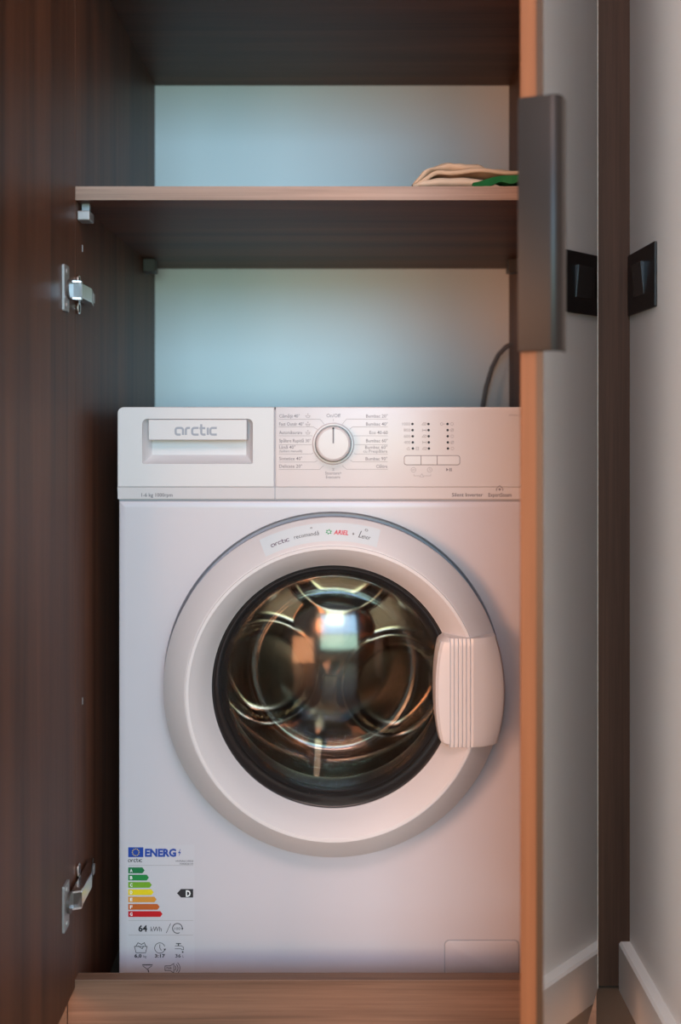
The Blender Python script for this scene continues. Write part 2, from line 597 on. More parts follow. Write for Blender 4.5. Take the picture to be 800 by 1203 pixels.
# hinges on the left door
for zc in (0.990, 0.2235):
    h = bpy.data.objects.new('hinge', None)
    COL.objects.link(h)
    h.parent = cab
    h.location = (-HW, 1.294 - FR, zc)
    y0 = -1.294
    sh = (HW, -1.294, -zc)
    bm = bmesh.new()
    prism(bm, [(1.262, zc - 0.027), (1.2625, zc - 0.0285), (1.284, zc - 0.0285), (1.286, zc - 0.027),
               (1.286, zc + 0.027), (1.284, zc + 0.0285), (1.2625, zc + 0.0285), (1.262, zc + 0.027)], -HW + 0.0002, -HW + 0.003, plane='yz')
    for dz in (-0.021, 0.021):
        prism(bm, [(1.274 + 0.004 * math.cos(a * PI / 6), zc + dz + 0.004 * math.sin(a * PI / 6)) for a in range(12)], -HW + 0.0025, -HW + 0.0042, plane='yz')
    part('cup_plate', bm, M['pin'], h, sh)
    bm = bmesh.new()
    prism(bm, [(1.2835 + 0.013 * math.cos(a * PI / 10), zc + 0.013 * math.sin(a * PI / 10)) for a in range(20)], -HW + 0.003, -HW + 0.0065, plane='yz')
    part('cup', bm, M['dark_pin'], h, sh)
    bm = bmesh.new()
    # knuckle reaching out of the cup, then the arm running back along the side panel
    prism(bm, [(-HW + 0.004, 1.2930), (-HW + 0.0175, 1.2918), (-HW + 0.0175, 1.345), (-HW + 0.009, 1.392), (-HW + 0.003, 1.392), (-HW + 0.003, 1.30)],
          zc - 0.0098, zc + 0.0098, plane='xy', bev=0.0012)
    for dz in (-0.0105, 0.0105):
        prism(bm, [(-HW + 0.005, 1.287), (-HW + 0.0165, 1.291), (-HW + 0.0165, 1.299), (-HW + 0.005, 1.296)], zc + dz - 0.0012, zc + dz + 0.0012, plane='xy')
    part('arm', bm, M['nickel'], h, sh)
    bm = bmesh.new()
    prism(bm, [(1.3735, zc - 0.006), (1.383, zc - 0.006), (1.383, zc + 0.006), (1.3735, zc + 0.006)], -HW + 0.008, -HW + 0.0128, plane='yz')
    part('adjusting_screw', bm, M['pin'], h, sh)
    bm = bmesh.new()
    for s in (-1, 1):
        o_ = rrect(1.331, 1.3445, zc + s * 0.017 - 0.0085, zc + s * 0.017 + 0.0085, 0.006, 4)
        prism(bm, o_, -HW + 0.0002, -HW + 0.0032, plane='yz', bev=0.0008)
    part('mounting_plate', bm, M['nickel'], h, sh)
    for s in (-1, 1):
        o_ = rrect(1.3355, 1.340, zc + s * 0.018 - 0.005, zc + s * 0.018 + 0.005, 0.002, 4)
        part('plate_slot', prism(bmesh.new(), o_, -HW + 0.003, -HW + 0.0036, plane='yz'), M['gap'], h, sh)

# left door, open at a right angle; its inner face looks towards the machine
DB, DT = 0.093, 2.14
bm = bx(-HW - 0.0185, -HW, FR - 0.362, FR - 0.0005, DB, DT, bev=0.0006, seg=1)
ld = part('door', bm, M['wood_v'], label='left door seen from its plain inner side')

# right door, two thirds open, mirror outside
TH = math.radians(67.4)
HX, HY = 0.3435, FR - 0.001
DW = 0.364
rd = bpy.data.objects.new('door', bpy.data.meshes.new('door'))
bm = bx(0.0, DW, -0.0225, -0.0042, DB, DT, bev=0.0008, seg=1)
bm.to_mesh(rd.data)
bm.free()
rd.data.materials.append(M['wood_door_edge'])
COL.objects.link(rd)
rd.parent = cab
rd.location = (HX, HY - FR, 0)
rd.rotation_euler = (0, 0, math.atan2(-math.sin(TH), -math.cos(TH)))
rd['label'] = 'right door seen edge-on, mirror on its outer side'
obj('mirror', bx(0.0012, DW - 0.0012, -0.0040, 0.0, DB, DT, bev=0.0), M['mirror'], rd, label='mirror covering the outer face')
bm = bmesh.new()
box(bm, 0.0, 0.0012, -0.0041, 0.0002, DB, DT)
obj('mirror_edge', bm, M['mirror_edge'], rd, label='pale ground edge of the mirror')
obj('edge_strip', bx(DW - 0.0012, DW + 0.0006, -0.0066, 0.0001, DB, DT), M['mirror_side'], rd, label='dark strip along the mirror edge')
# handle: black profile wrapped round the door edge, leg folded back along the mirror side
hz0, hz1 = 0.8925, 1.1385
t = 0.004
R = 0.0115
yo = 0.0185           # outer side of the handle beyond the mirror face
prof = [(DW + 0.0008, -0.0235), (DW + 0.0008, yo - R - 0.0)]
outer = [(DW + 0.0008 + t, -0.0235)]
arc_o, arc_i = [], []
cx_, cy_ = DW + 0.0008 + t - R, yo - R
for i in range(9):
    a = i / 8 * PI / 2
    arc_o.append((cx_ + R * math.cos(a), cy_ + R * math.sin(a)))
    arc_i.append((cx_ + (R - t) * math.cos(a), cy_ + (R - t) * math.sin(a)))
pts = outer + arc_o + [(DW - 0.021, yo), (DW - 0.021, yo - t)] + arc_i[::-1] + [(DW + 0.0008, -0.0235)]
bm = prism(bmesh.new(), pts, hz0, hz1, plane='xy', bev=0.0012)
obj('handle', bm, M['black'], rd, smooth=30, label='long black edge handle')

# closed neighbouring cabinet left of the open door
nb = thing('cabinet', 'closed walnut cabinet left of the open door, only its plinth end showing', 'cabinet', (-0.7, FR, 0))
sh = (0.7, -FR, 0)
part('body', bx(-1.05, -0.3517, FR, 1.945, PT + 0.0005, CTOP), M['wood_v'], nb, sh)
part('plinth', bx(-1.05, -0.3424, FR, FR + 0.018, 0.0, PT, bev=0.0008), M['wood_plinth'], nb, sh)
part('door', bx(-1.048, -0.706, FR - 0.019, FR - 0.0005, DB, DT), M['wood_v'], nb, sh)
part('door', bx(-0.703, -0.355, FR - 0.019, FR - 0.0005, DB, DT), M['wood_v'], nb, sh)

# ------------------------------------------------------------------ washing machine
MX = 0.0015
MF = 1.430
wm = thing('washing_machine', 'white front-loading washing machine standing inside the walnut cabinet', 'washing machine', (MX, MF, 0))


def wpart(name, bm, m, parent=wm, **k):
    return part(name, bm, m, parent, (-MX, -MF, 0), **k)


AZ = 0.4635                                    # door axis height
xl, xr = MX - 0.299, MX + 0.299
outer = [(xl, 0.028), (xr, 0.028), (xr, 0.7145), (xl, 0.7145)]
circ = [(MX + 0.236 * math.cos(2 * PI * i / 144), AZ + 0.236 * math.sin(2 * PI * i / 144)) for i in range(144)]
bm = bmesh.new()
ML = 1.845
rings_in = [((1.02, 1.02), MF), ((1, 1), MF), ((0.995, 0.995), MF + 0.0015), ((0.985, 0.985), MF + 0.014), ((0.80, 0.80), MF + 0.018), ((0.79, 0.79), MF + 0.03)]
holed(bm, outer, circ, (MX, AZ), [(0.0105, MF), (0.004, MF), (0.0012, MF + 0.0012), (0.0, MF + 0.005), (0.0, ML)][::1], rings_in)
box(bm, xl, xr, MF + 0.04, ML, 0.7148, 0.832, bev=0.003)
box(bm, xl + 0.002, xr - 0.002, ML - 0.004, ML, 0.03, 0.82)
body = wpart('body', bm, M['white'], smooth=30)
wpart('top_lid', bx(xl, xr, MF + 0.035, ML + 0.005, 0.8325, 0.8445, bev=0.004, seg=3), M['white'])
for sx in (-0.25, 0.25):
    for y in (MF + 0.05, ML - 0.05):
        bm = bmesh.new()
        b = bmesh.ops.create_cone(bm, segments=20, radius1=0.022, radius2=0.018, depth=0.028, cap_ends=True)
        bmesh.ops.translate(bm, vec=(MX + sx, y, 0.014), verts=bm.verts[:])
        wpart('foot', bm, M['rubber'])

# --- control panel: drawer front on the left, panel on the right, sloped strip below both
PF = 1.425
pz0, pz1 = 0.7165, 0.8450
strip = 0.7335
xs = X(323, PF)


def fascia(xa, xb, radii, hole=None, hc=None, rings_in=None):
    bm = bmesh.new()
    out = rrect(xa, xb, strip, pz1, radii, 6)
    if hole is None:
        prism(bm, out, PF, PF + 0.04, bev=0.0022, seg=3)
    else:
        holed(bm, out, hole, hc, [(0.0045, PF), (0.0016, PF), (0.0005, PF + 0.0006), (0.0, PF + 0.002), (0.0, PF + 0.04)], rings_in)
        n0 = len(bm.verts)
    # lower strip leaning back
    b = bmesh.new()
    prism(b, [(PF + 0.0002, strip), (PF + 0.0026, pz0 + 0.001), (PF + 0.0034, pz0), (PF + 0.04, pz0), (PF + 0.04, strip)], xa + 0.0003, xb - 0.0003, plane='yz')
    merge(bm, b)
    return bm


hx0, hx1, hz0_, hz1_ = X(167, PF), X(297, PF), Z(545, PF), Z(492, PF)
hole = rrect(hx0, hx1, hz0_, hz1_, (0.002, 0.002, 0.007, 0.007), 5)
hc = ((hx0 + hx1) / 2, (hz0_ + hz1_) / 2)
rin = [((1.02, 1.04), PF), ((1, 1), PF), ((0.994, 0.985), PF + 0.0015), ((0.90, 0.72), PF + 0.016), ((0.86, 0.62), PF + 0.019), ((0.001, 0.001), PF + 0.020)]
dr = wpart('detergent_drawer', fascia(xl - 0.0006, xs - 0.0006, (0, 0, 0, 0.010), hole, hc, rin), M['plastic'], smooth=25)
fx0, fx1 = X(174, PF - 0.002), X(290, PF - 0.002)
wpart('drawer_grip', bx(fx0, fx1, PF - 0.0006, PF + 0.0185, Z(517, PF), hz1_ - 0.0012, bev=0.0012), M['plastic'], dr)
cp = wpart('control_panel', fascia(xs + 0.0006, xr + 0.0006, (0, 0, 0.010, 0)), M['plastic'], smooth=25)
wpart('panel_seam', bx(xs - 0.0012, xs + 0.0012, PF + 0.0025, PF + 0.03, pz0, pz1 - 0.004), M['seam'], cp)
wpart('panel_seam', bx(xl + 0.001, xr - 0.001, PF + 0.0068, PF + 0.04, 0.7140, 0.7172), M['seam'], cp)


def wprint(P, name, m, parent, warp, label=None):
    sh = lambda u, v: tuple(a - b for a, b in zip(warp(u, v), (MX, MF, 0)))
    return P.build(name, m, parent, sh, label)


IK = flat(PF - 0.0003)
px = lambda p: X(p, PF)
pz = lambda p: Z(p, PF)
# program names: text sits above its leader line
left = [('Cămăși 40°', 328, 352, 490.6, 492.5, 376, 498.5, 381), ('Fast Outdr 40°', 328, 357, 500, 501.5, 368, 504.5, 373),
        ('Automăsurare', 328, 355, 510, 512, 366, 512, 367), ('Spălare Rapidă 30°', 328, 365, 519.6, 522.5, 365, 522.5, 366),
        ('Lână 40°', 328, 347, 527.2, 533.3, 366, 532, 368), ('Sintetice 40°', 328, 355, 540.6, 542.8, 370, 540.8, 373),
        ('Delicate 20°', 328, 355, 549.5, 551.5, 375.5, 547, 380)]
right = [('Bumbac 20°', 430, 455.5, 490.6, 492.3, 407, 498.5, 402), ('Bumbac 40°', 430, 455.5, 500, 501.5, 414, 504, 411),
         ('Eco 40-60', 434, 455.5, 510, 512, 416.5, 512, 415), ('Bumbac 60°', 430, 455.5, 519.6, 522.4, 417.5, 522.4, 416),
         ('Bumbac 60°', 429, 455, 527.3, 533.3, 417, 532.5, 416), ('Bumbac 90°', 429.5, 455, 540.8, 542.5, 414.5, 540.5, 411.5),
         ('Clătire', 442, 455, 549.7, 551.3, 407, 547, 402)]


def line(s, a, b, tb, size, bold=0.0, m='ink', parent=None, warp=None):
    wprint(Print().fit(s, px(a), px(b), pz(tb), size, bold), 'lettering', M[m], parent or cp, warp or IK)


for (s, a, b, tb, ly, knee, ey, ex) in left:
    line(s, a, b, tb, 0.0066, 0.00002)
    wprint(Print().stroke([(px(327.5), pz(ly)), (px(knee), pz(ly)), (px(ex), pz(ey))], 0.0006), 'leader_line', M['ink_light'], cp, IK)
for (s, a, b, tb, ly, knee, ey, ex) in right:
    line(s, a, b, tb, 0.0066, 0.00002)
    wprint(Print().stroke([(px(455.5), pz(ly)), (px(knee), pz(ly)), (px(ex), pz(ey))], 0.0006), 'leader_line', M['ink_light'], cp, IK)
line('(Spălare manuală)', 328, 355, 531.2, 0.0045)
line('cu Prespălare', 427, 455, 531.7, 0.0058)
line('On/Off', 383.5, 400, 490.3, 0.0072, 0.00002)
line('Stoarcere+', 382, 401, 557.5, 0.0060)
line('Evacuare', 383, 399.5, 562, 0.0060)
wprint(Print().stroke([(px(391.5), pz(492)), (px(391.5), pz(495))], 0.0006), 'leader_line', M['ink_light'], cp, IK)
wprint(Print().stroke([(px(390), pz(550.2)), (px(392.5), pz(550.2)), (px(391), pz(551.6)), (px(392.5), pz(552.6)), (px(390), pz(552.8))], 0.0006), 'symbol', M['ink_light'], cp, IK)
for y in (489, 498.7, 508.5):
    c, w = px(361.7), 0.0030
    zz = pz(y)
    Lp = Print()
    Lp.stroke([(c - w, zz + 0.0008), (c - w * 0.6, zz - 0.0018), (c + w * 0.6, zz - 0.0018), (c + w, zz + 0.0008), (c, zz + 0.0004)], 0.0007, True)
    Lp.disc(c, zz + 0.0030, 0.0009)
    wprint(Lp, 'symbol', M['ink_light'], cp, IK)

# lower strip lettering
SK = lambda u, v: (u, PF + 0.0026 * (strip - v) / (strip - pz0) - 0.0003, v)
line('Silent Inverter', 531, 567.5, 583.4, 0.0072, 0.00004, 'ink_mid', warp=SK)
line('ExpertSteam', 574, 601, 583.6, 0.0076, 0.00002, 'ink_mid', warp=SK)
T = Print()
c, zz = px(587), pz(574.6)
T.stroke([(c - 0.0048, zz - 0.0026), (c - 0.0038, zz - 0.0005), (c - 0.0052, zz - 0.0002), (c, zz + 0.0050), (c + 0.0052, zz - 0.0002), (c + 0.0038, zz - 0.0005), (c + 0.0048, zz - 0.0026)], 0.0007)
T.poly([(c - 0.002, zz), (c, zz - 0.0026), (c + 0.002, zz), (c, zz + 0.0014)])
wprint(T, 'symbol', M['ink'], cp, SK)
T = Print().fit('1-6 kg 1000rpm', px(166), px(202.5), pz(583.6), 0.0072, 0.00004)
wprint(T, 'lettering', M['ink_mid'], dr, SK)
T = Print().fit('WMA6100SI', px(597.5), px(616), pz(489), 0.0042)
wprint(T, 'lettering', M['ink_light'], cp, IK)


# maker's word on the drawer grip, drawn from strokes
def logo(P, u0, v0, h, w):
    """six rounded open letters; h = x-height, w = stroke; returns width"""
    k = h
    r = 0.30 * k
    u = u0

    def ch(*pts):
        P.stroke([(u + a * k, v0 + b * k) for a, b in pts], w)

    def corner(cx, cz, a0, a1, rr=0.28, n=5):
        return [(cx + rr * math.cos(a0 + (a1 - a0) * i / n), cz + rr * math.sin(a0 + (a1 - a0) * i / n)) for i in range(n + 1)]
    D = PI / 180
    # a: bowl open at the lower left like an o joined to a right stem
    ch(*([(1.05, 0.0), (1.05, 0.62)] + corner(0.77, 0.67, 0, 90 * D) + corner(0.33, 0.67, 90 * D, 180 * D) + corner(0.33, 0.33, 180 * D, 270 * D) + [(0.72, 0.05)]))
    u += 1.38 * k
    ch(*([(0.05, 0.0), (0.05, 0.67)] + corner(0.33, 0.67, 180 * D, 90 * D) + [(0.62, 0.95)]))
    u += 0.86 * k
    ch(*([(0.92, 0.95)] + corner(0.33, 0.67, 90 * D, 180 * D) + corner(0.33, 0.33, 180 * D, 270 * D) + [(0.92, 0.05)]))
    u += 1.14 * k
    ch(*([(0.14, 1.45), (0.14, 0.33)] + [(0.42 + 0.28 * math.cos((180 + 90 * i / 5) * D), 0.33 + 0.28 * math.sin((180 + 90 * i / 5) * D)) for i in range(6)] + [(0.72, 0.05)]))
    e = w / k / 2 + 0.002
    ch((-0.10, 0.92), (0.14 - e, 0.92))
    ch((0.14 + e, 0.92), (0.68, 0.92))
    u += 0.98 * k
    ch((0.05, 0.0), (0.05, 1.0))
    u += 0.34 * k
    ch(*([(0.92, 0.95)] + corner(0.33, 0.67, 90 * D, 180 * D) + corner(0.33, 0.33, 180 * D, 270 * D) + [(0.92, 0.05)]))
    return (u + 0.95 * k) - u0


lw = logo(Print(), 0, 0, 1.0, 0.1)
lx0, lx1 = X(206, PF), X(255, PF)
P = Print()
logo(P, lx0, Z(511, PF), (lx1 - lx0) / lw, 0.0030)
wprint(P, 'lettering', M['ink_logo'], dr, flat(PF - 0.0010))

# dial
dx, dz = X(391.5, 1.41), Z(521.5, 1.41)
bm = lathe(bmesh.new(), [(0.0292, PF + 0.002), (0.0292, PF - 0.0015), (0.0275, PF - 0.004), (0.0255, PF - 0.004), (0.0250, PF - 0.001)], dx, dz, 72)
wpart('dial_collar', bm, M['plastic'], cp, smooth=30)
bm = lathe(bmesh.new(), [(0.0246, PF + 0.001), (0.0240, PF - 0.017), (0.0228, PF - 0.0205), (0.0205, PF - 0.0222), (0.0, PF - 0.0228)], dx, dz, 72)
dial = wpart('dial', bm, M['plastic'], smooth=30)
wpart('pointer', bx(dx - 0.0010, dx + 0.0010, PF - 0.0236, PF - 0.0222, dz + 0.001, dz + 0.0215), M['ink'], dial)
bm = lathe(bmesh.new(), [(0.0014, PF - 0.0225), (0.0014, PF - 0.0240), (0.0, PF - 0.0240)], dx, dz + 0.0215, 14)
wpart('pointer_dot', bm, M['ink_dark'], dial)

# indicator lamps with their figures
for k, (cxp, lefts) in enumerate(((484.5, ('1000', '800', '600', '400', None)), (503.3, None), (525.7, None))):
    for r_, yp in enumerate((498.1, 505.3, 512.5, 519.7, 526.9)):
        x_, z_ = px(cxp + r_ * 0.12), pz(yp)
        bm = lathe(bmesh.new(), [(0.0017, PF + 0.001), (0.0017, PF - 0.0004), (0.0012, PF - 0.0008), (0.0, PF - 0.0008)], x_, z_, 12)
        wpart('indicator_lamp', bm, M['ink_dark'], cp)
        fig = Print()
        if lefts and lefts[r_]:
            fig.text(lefts[r_], x_ - 0.0030, z_ - 0.0021, 0.0062, 'RIGHT')
        elif k == 0:
            fig.stroke([(x_ - 0.0075, z_ - 0.0018), (x_ - 0.0045, z_ - 0.0018), (x_ - 0.0055, z_ + 0.0018), (x_ - 0.0085, z_ - 0.0004)], 0.0006, True)
            fig.stroke([(x_ + 0.0045, z_ - 0.002), (x_ + 0.0080, z_ - 0.002), (x_ + 0.0080, z_ + 0.002), (x_ + 0.0045, z_ + 0.002)], 0.0006, True)
            fig.stroke([(x_ + 0.0045, z_), (x_ + 0.0080, z_)], 0.0006)
        elif k == 1:
            a = x_ - 0.0058
            if r_ % 2 == 0:
                fig.stroke([(a - 0.0032, z_ - 0.0012), (a + 0.002, z_ - 0.0016), (a + 0.0026, z_ + 0.0014), (a - 0.001, z_ + 0.0018)], 0.0007, True)
            else:
                fig.stroke([(a - 0.0026, z_ - 0.002), (a - 0.0026, z_ + 0.002)], 0.0007)
                fig.stroke([(a + 0.0024, z_ - 0.002), (a + 0.0024, z_ + 0.002)], 0.0007)
                fig.stroke([(a - 0.0026, z_), (a + 0.0024, z_)], 0.0007)
            fig.disc(a, z_, 0.0007, 8)
        else:
            a = x_ + 0.0062
            fig.arc(a, z_, 0.0020, 0, 2 * PI, 0.0006, 10)
            if r_ in (1, 3):
                fig.stroke([(a - 0.002, z_ - 0.002), (a + 0.002, z_ + 0.002)], 0.0006)
            if r_ == 0:
                fig.arc(x_ - 0.0082, z_, 0.0018, 0, 2 * PI, 0.0006, 10)
                fig.stroke([(x_ - 0.0064, z_), (x_ - 0.003, z_)], 0.0006)
        wprint(fig, 'symbol', M['ink_light'], cp, IK)
fig = Print()
# button row
bu0, bu1, bz0, bz1 = px(475.2), px(539.8), pz(545.8), pz(535.6)
fig.arc(px(485.7), pz(552), 0.0033, 0, 2 * PI, 0.0006)
fig.stroke([(px(484), pz(552)), (px(487.4), pz(552))], 0.0008)
fig.arc(px(504.8), pz(552), 0.0033, 0, 2 * PI, 0.0006)
fig.stroke([(px(504.8), pz(550)), (px(504.8), pz(552)), (px(506), pz(553))], 0.0006)
fig.stroke([(px(486.2), pz(557)), (px(486.2), pz(559)), (px(493), pz(559))], 0.0006)
fig.stroke([(px(506), pz(557)), (px(506), pz(559)), (px(498), pz(559))], 0.0006)
fig.stroke([(px(493), pz(560.2)), (px(498), pz(560.2)), (px(495.5), pz(556.6))], 0.0006, True)
wprint(fig, 'symbols', M['ink_light'], cp, IK)
P = Print()
P.poly([(px(524), pz(549.8)), (px(524), pz(553.6)), (px(527.2), pz(551.7))])
P.rect(px(528), px(529.3), pz(553.6), pz(549.8))
P.rect(px(530), px(530.8), pz(553.6), pz(549.8))
wprint(P, 'play_symbol', M['ink'], cp, IK)
bm = prism(bmesh.new(), rrect(bu0 - 0.0008, bu1 + 0.0008, bz0 - 0.0008, bz1 + 0.0008, 0.0036, 5), PF - 0.0003, PF + 0.002)
wpart('button_surround', bm, M['ink'], cp)
cuts = [bu0, px(494.6), px(513.5), bu1]
for i in range(3):
    a, b = cuts[i] + (0.0 if i == 0 else 0.0004), cuts[i + 1] - (0.0 if i == 2 else 0.0004)
    rr = 0.003
    bm = prism(bmesh.new(), rrect(a, b, bz0, bz1, (rr if i == 0 else 0, rr if i == 2 else 0, rr if i == 2 else 0, rr if i == 0 else 0), 4), PF - 0.0009, PF + 0.002, bev=0.0004)
    wpart('button', bm, M['plastic'], cp)

# --- porthole door
DX = MX + 0.0002
RO, DO = 0.2308, 1.395
RS, DS = 0.196, 1.360
RG, DG = 0.1655, 1.4005
pd = wpart('porthole_door', lathe(bmesh.new(), [
    (RO - 0.003, 1.4035), (RO, 1.4025), (RO, DO), (RO - 0.0018, DO - 0.0028),
    (RS + 0.0032, DS + 0.0032), (RS + 0.0016, DS + 0.0022), (RS + 0.0008, DS + 0.0022), (RS, DS), (RS - 0.004, DS + 0.0002),
    (0.186, DS + 0.006), (0.174, DS + 0.021), (RG + 0.002, DG - 0.006), (RG, DG - 0.003), (RG - 0.001, DG + 0.02)], DX, AZ, 160),
    M['plastic'], smooth=22)
wpart('shaded_ring_skirt', lathe(bmesh.new(), [(0.224, MF + 0.013), (0.2300, MF - 0.002), (0.2300, 1.4035), (0.226, 1.4034)], DX, AZ, 160), M['grey_seam_shade'], pd, smooth=30, label='back edge of the ring, its shade painted grey')  # side wall of the ring with its shade painted as grey
wpart('bezel', lathe(bmesh.new(), [(RG, DG - 0.001), (0.163, DG - 0.0035), (0.160, DG - 0.0015), (0.1535, DG + 0.008), (0.149, DG + 0.014), (0.1478, DG + 0.03)], DX, AZ, 128),
      M['bezel'], pd, smooth=40, label='glossy black ring round the glass')
gl = [(0.1535, DG + 0.0075), (0.150, DG + 0.022), (0.146, DG + 0.045), (0.141, DG + 0.075), (0.1365, DG + 0.098), (0.132, DG + 0.112), (0.126, DG + 0.119), (0.119, DG + 0.1215)]
RC = 0.27                                       # the end of the bowl is dished back towards the viewer


def dish(d0, r0):
    return [(r0 * k, d0 - (math.sqrt(RC ** 2 - (r0 * k) ** 2) - math.sqrt(RC ** 2 - r0 ** 2))) for k in (1.0, 0.92, 0.82, 0.7, 0.55, 0.4, 0.25, 0.12, 0.0)]


gl += dish(DG + 0.1205, 0.112)
wpart('glass_bowl', lathe(bmesh.new(), gl, DX, AZ, 128), M['glass'], pd, smooth='all', label='deep clear glass bowl')
gi = [(0.1528, DG + 0.0075), (0.1455, DG + 0.030), (0.1385, DG + 0.070), (0.1335, DG + 0.094), (0.1285, DG + 0.106), (0.1215, DG + 0.1125), (0.115, DG + 0.114)] + dish(DG + 0.1125, 0.108)
wpart('glass_bowl', lathe(bmesh.new(), gi, DX, AZ, 128), M['glass'], pd, smooth='all', label='inner surface of the glass bowl')

# handle block with fine vertical ribs
hz_c, hh = 0.4668, 0.0718
rows = 28
bm = bmesh.new()
grid = []
for i in range(rows + 1):
    tt = -1 + 2 * i / rows
    # ease rounded corners at the left end
    z = hz_c + tt * hh
    e = max(0.0, (abs(tt) - 0.88) / 0.12)
    xL = X(511, 1.352) + 0.0085 * abs(tt) ** 2.4 + 0.0065 * e ** 2.2
    dzc = z - AZ
    xR = DX + math.sqrt(max(RO ** 2 - dzc ** 2, 0)) - 0.0012
    x1, x2 = X(528, 1.352), X(556.5, 1.352)
    lip = 0.0025 * e ** 2
    pr = [(xL + 0.002, 1.405), (xL, 1.372), (xL + 0.0015, 1.359 + lip), (xL + 0.005, 1.3545 + lip), (x1, 1.3515 + lip)]
    nr = 6
    for k in range(nr):
        a = x1 + (x2 - x1) * k / nr
        w = (x2 - x1) / nr
        flatn = 1.0 if abs(tt) < 0.975 else 0.0
        pr += [(a + 0.12 * w, 1.3514 + lip), (a + 0.32 * w, 1.3514 + 0.0022 * flatn + lip), (a + 0.55 * w, 1.3514 + 0.0016 * flatn + lip), (a + 0.95 * w, 1.3514 + lip)]
    pr += [(x2 + 0.001, 1.3518 + lip), (x2 + 0.012, 1.3540 + lip), (xR - 0.0060, 1.3655), (xR - 0.0022, 1.3690), (xR, 1.3745), (xR, 1.406)]
    grid.append([bm.verts.new((x_, y_, z)) for x_, y_ in pr])
for A, B in zip(grid, grid[1:]):
    for k in range(len(A) - 1):
        bm.faces.new((A[k], A[k + 1], B[k + 1], B[k]))
bm.faces.new(grid[0][::-1])
bm.faces.new(grid[-1])
wpart('handle', bm, M['plastic'], pd, smooth=24, label='ribbed white grip on the right of the ring')

# sticker on the sloping outer band of the ring
slope = math.atan2(DO - 0.0028 - DS - 0.0032, (RO - 0.0018) - (RS + 0.0032))
RM = ((RO - 0.0018) + (RS + 0.0032)) / 2
DMd = (DO - 0.0028 + DS + 0.0032) / 2


def ringwarp(lift):
    def f(u, v):
        a = PI / 2 - u / RM
        r = RM + v * math.cos(slope) - lift * math.sin(slope)
        y = DMd + v * math.sin(slope) - lift * math.cos(slope)
        return (DX + r * math.cos(a), y, AZ + r * math.sin(a))
    return f


P = Print()
n = 24
u0, u1 = -0.0985, 0.062
P.add([(u0 + (u1 - u0) * i / n, s * 0.0155) for i in range(n + 1) for s in (-1, 1)], [(2 * i, 2 * i + 2, 2 * i + 3, 2 * i + 1) for i in range(n)])
wprint(P, 'sticker', M['sticker'], pd, ringwarp(0.0010), label='pale printed sticker along the top of the ring')


def unif(P, s, u0, u1, v, size, bold=0.0):
    P.fit(s, u0, u1, v, size, bold)


P = Print()
lg = 0.026
logo(P, -0.0865, -0.0045, lg / lw, 0.0012)
wprint(P, 'lettering', M['ink_purple'], pd, ringwarp(0.0014))
wprint(Print().fit('recomandă', -0.0535, -0.0195, -0.0040, 0.0098), 'lettering', M['ink_dark'], pd, ringwarp(0.0014))
wprint(Print().fit('+', 0.0258, 0.0285, -0.004, 0.0085, 0.0002), 'lettering', M['ink_dark'], pd, ringwarp(0.0014))
P = Print().stroke([(0.0375, 0.006), (0.0350, -0.005), (0.0385, -0.005)], 0.0010)
P.fit('enor', 0.0388, 0.0510, -0.0062, 0.0112, 0.0)
wprint(P, 'lettering', M['ink_dark'], pd, ringwarp(0.0014))
wprint(Print().arc(0.044, 0.0088, 0.0018, 0, 2 * PI, 0.0006, 10), 'symbol', M['ink_dark'], pd, ringwarp(0.0014))
wprint(Print().arc(-0.0290, 0.0095, 0.0012, 0, 2 * PI, 0.0005, 8), 'symbol', M['ink_dark'], pd, ringwarp(0.0014))
P = Print()
v, f = text2d('ARIEL', 0.0105, 'LEFT', 0.00025, 1.0, 0.25)
a, b = min(p[0] for p in v), max(p[0] for p in v)
P.add([((p[0] - a) * 0.0200 / (b - a), p[1]) for p in v], f, 0.0005, -0.0040)
wprint(P, 'lettering', M['red'], pd, ringwarp(0.0014))
P = Print()
for k in range(3):
    for s in (0, PI):
        a = k * PI / 3 + s + 0.3
        cu, cv = -0.0060 + 0.0030 * math.cos(a), 0.0003 + 0.0030 * math.sin(a)
        P.poly([(cu + 0.0018 * math.cos(a + t_) * (1 if i % 2 == 0 else 0.55), cv + 0.0018 * math.sin(a + t_) * (1 if i % 2 == 0 else 0.55)) for i, t_ in enumerate([j * PI / 3 for j in range(6)])])
wprint(P, 'flower_mark', M['ink_green'], pd, ringwarp(0.0014))

# rubber gasket and drum behind the glass
wpart('gasket', lathe(bmesh.new(), [(0.1895, MF + 0.028), (0.184, MF + 0.030), (0.174, MF + 0.040), (0.168, MF + 0.048), (0.164, MF + 0.054), (0.1605, MF + 0.063),
                                    (0.1605, MF + 0.074), (0.166, MF + 0.084), (0.176, MF + 0.091), (0.188, MF + 0.098)], DX, AZ, 96), M['rubber'], smooth='all')
DRM = 0.238
DB0, DB1 = MF + 0.100, 1.750
drum = wpart('drum', lathe(bmesh.new(), [(0.184, DB0 - 0.004), (0.180, DB0 + 0.002), (0.187, DB0 + 0.008), (0.222, DB0 + 0.016), (DRM, DB0 + 0.035), (DRM, DB1 - 0.03), (0.228, DB1 - 0.008), (0.215, DB1)], DX, AZ, 120),
             M['steel'], smooth='all')
# pressed back of the drum: three shallow lobes around a domed hub
bm = bmesh.new()
lob = [(k * math.cos(a), k * math.sin(a)) for k, a in ((0.128, math.radians(84)), (0.132, math.radians(210)), (0.138, math.radians(319)))]


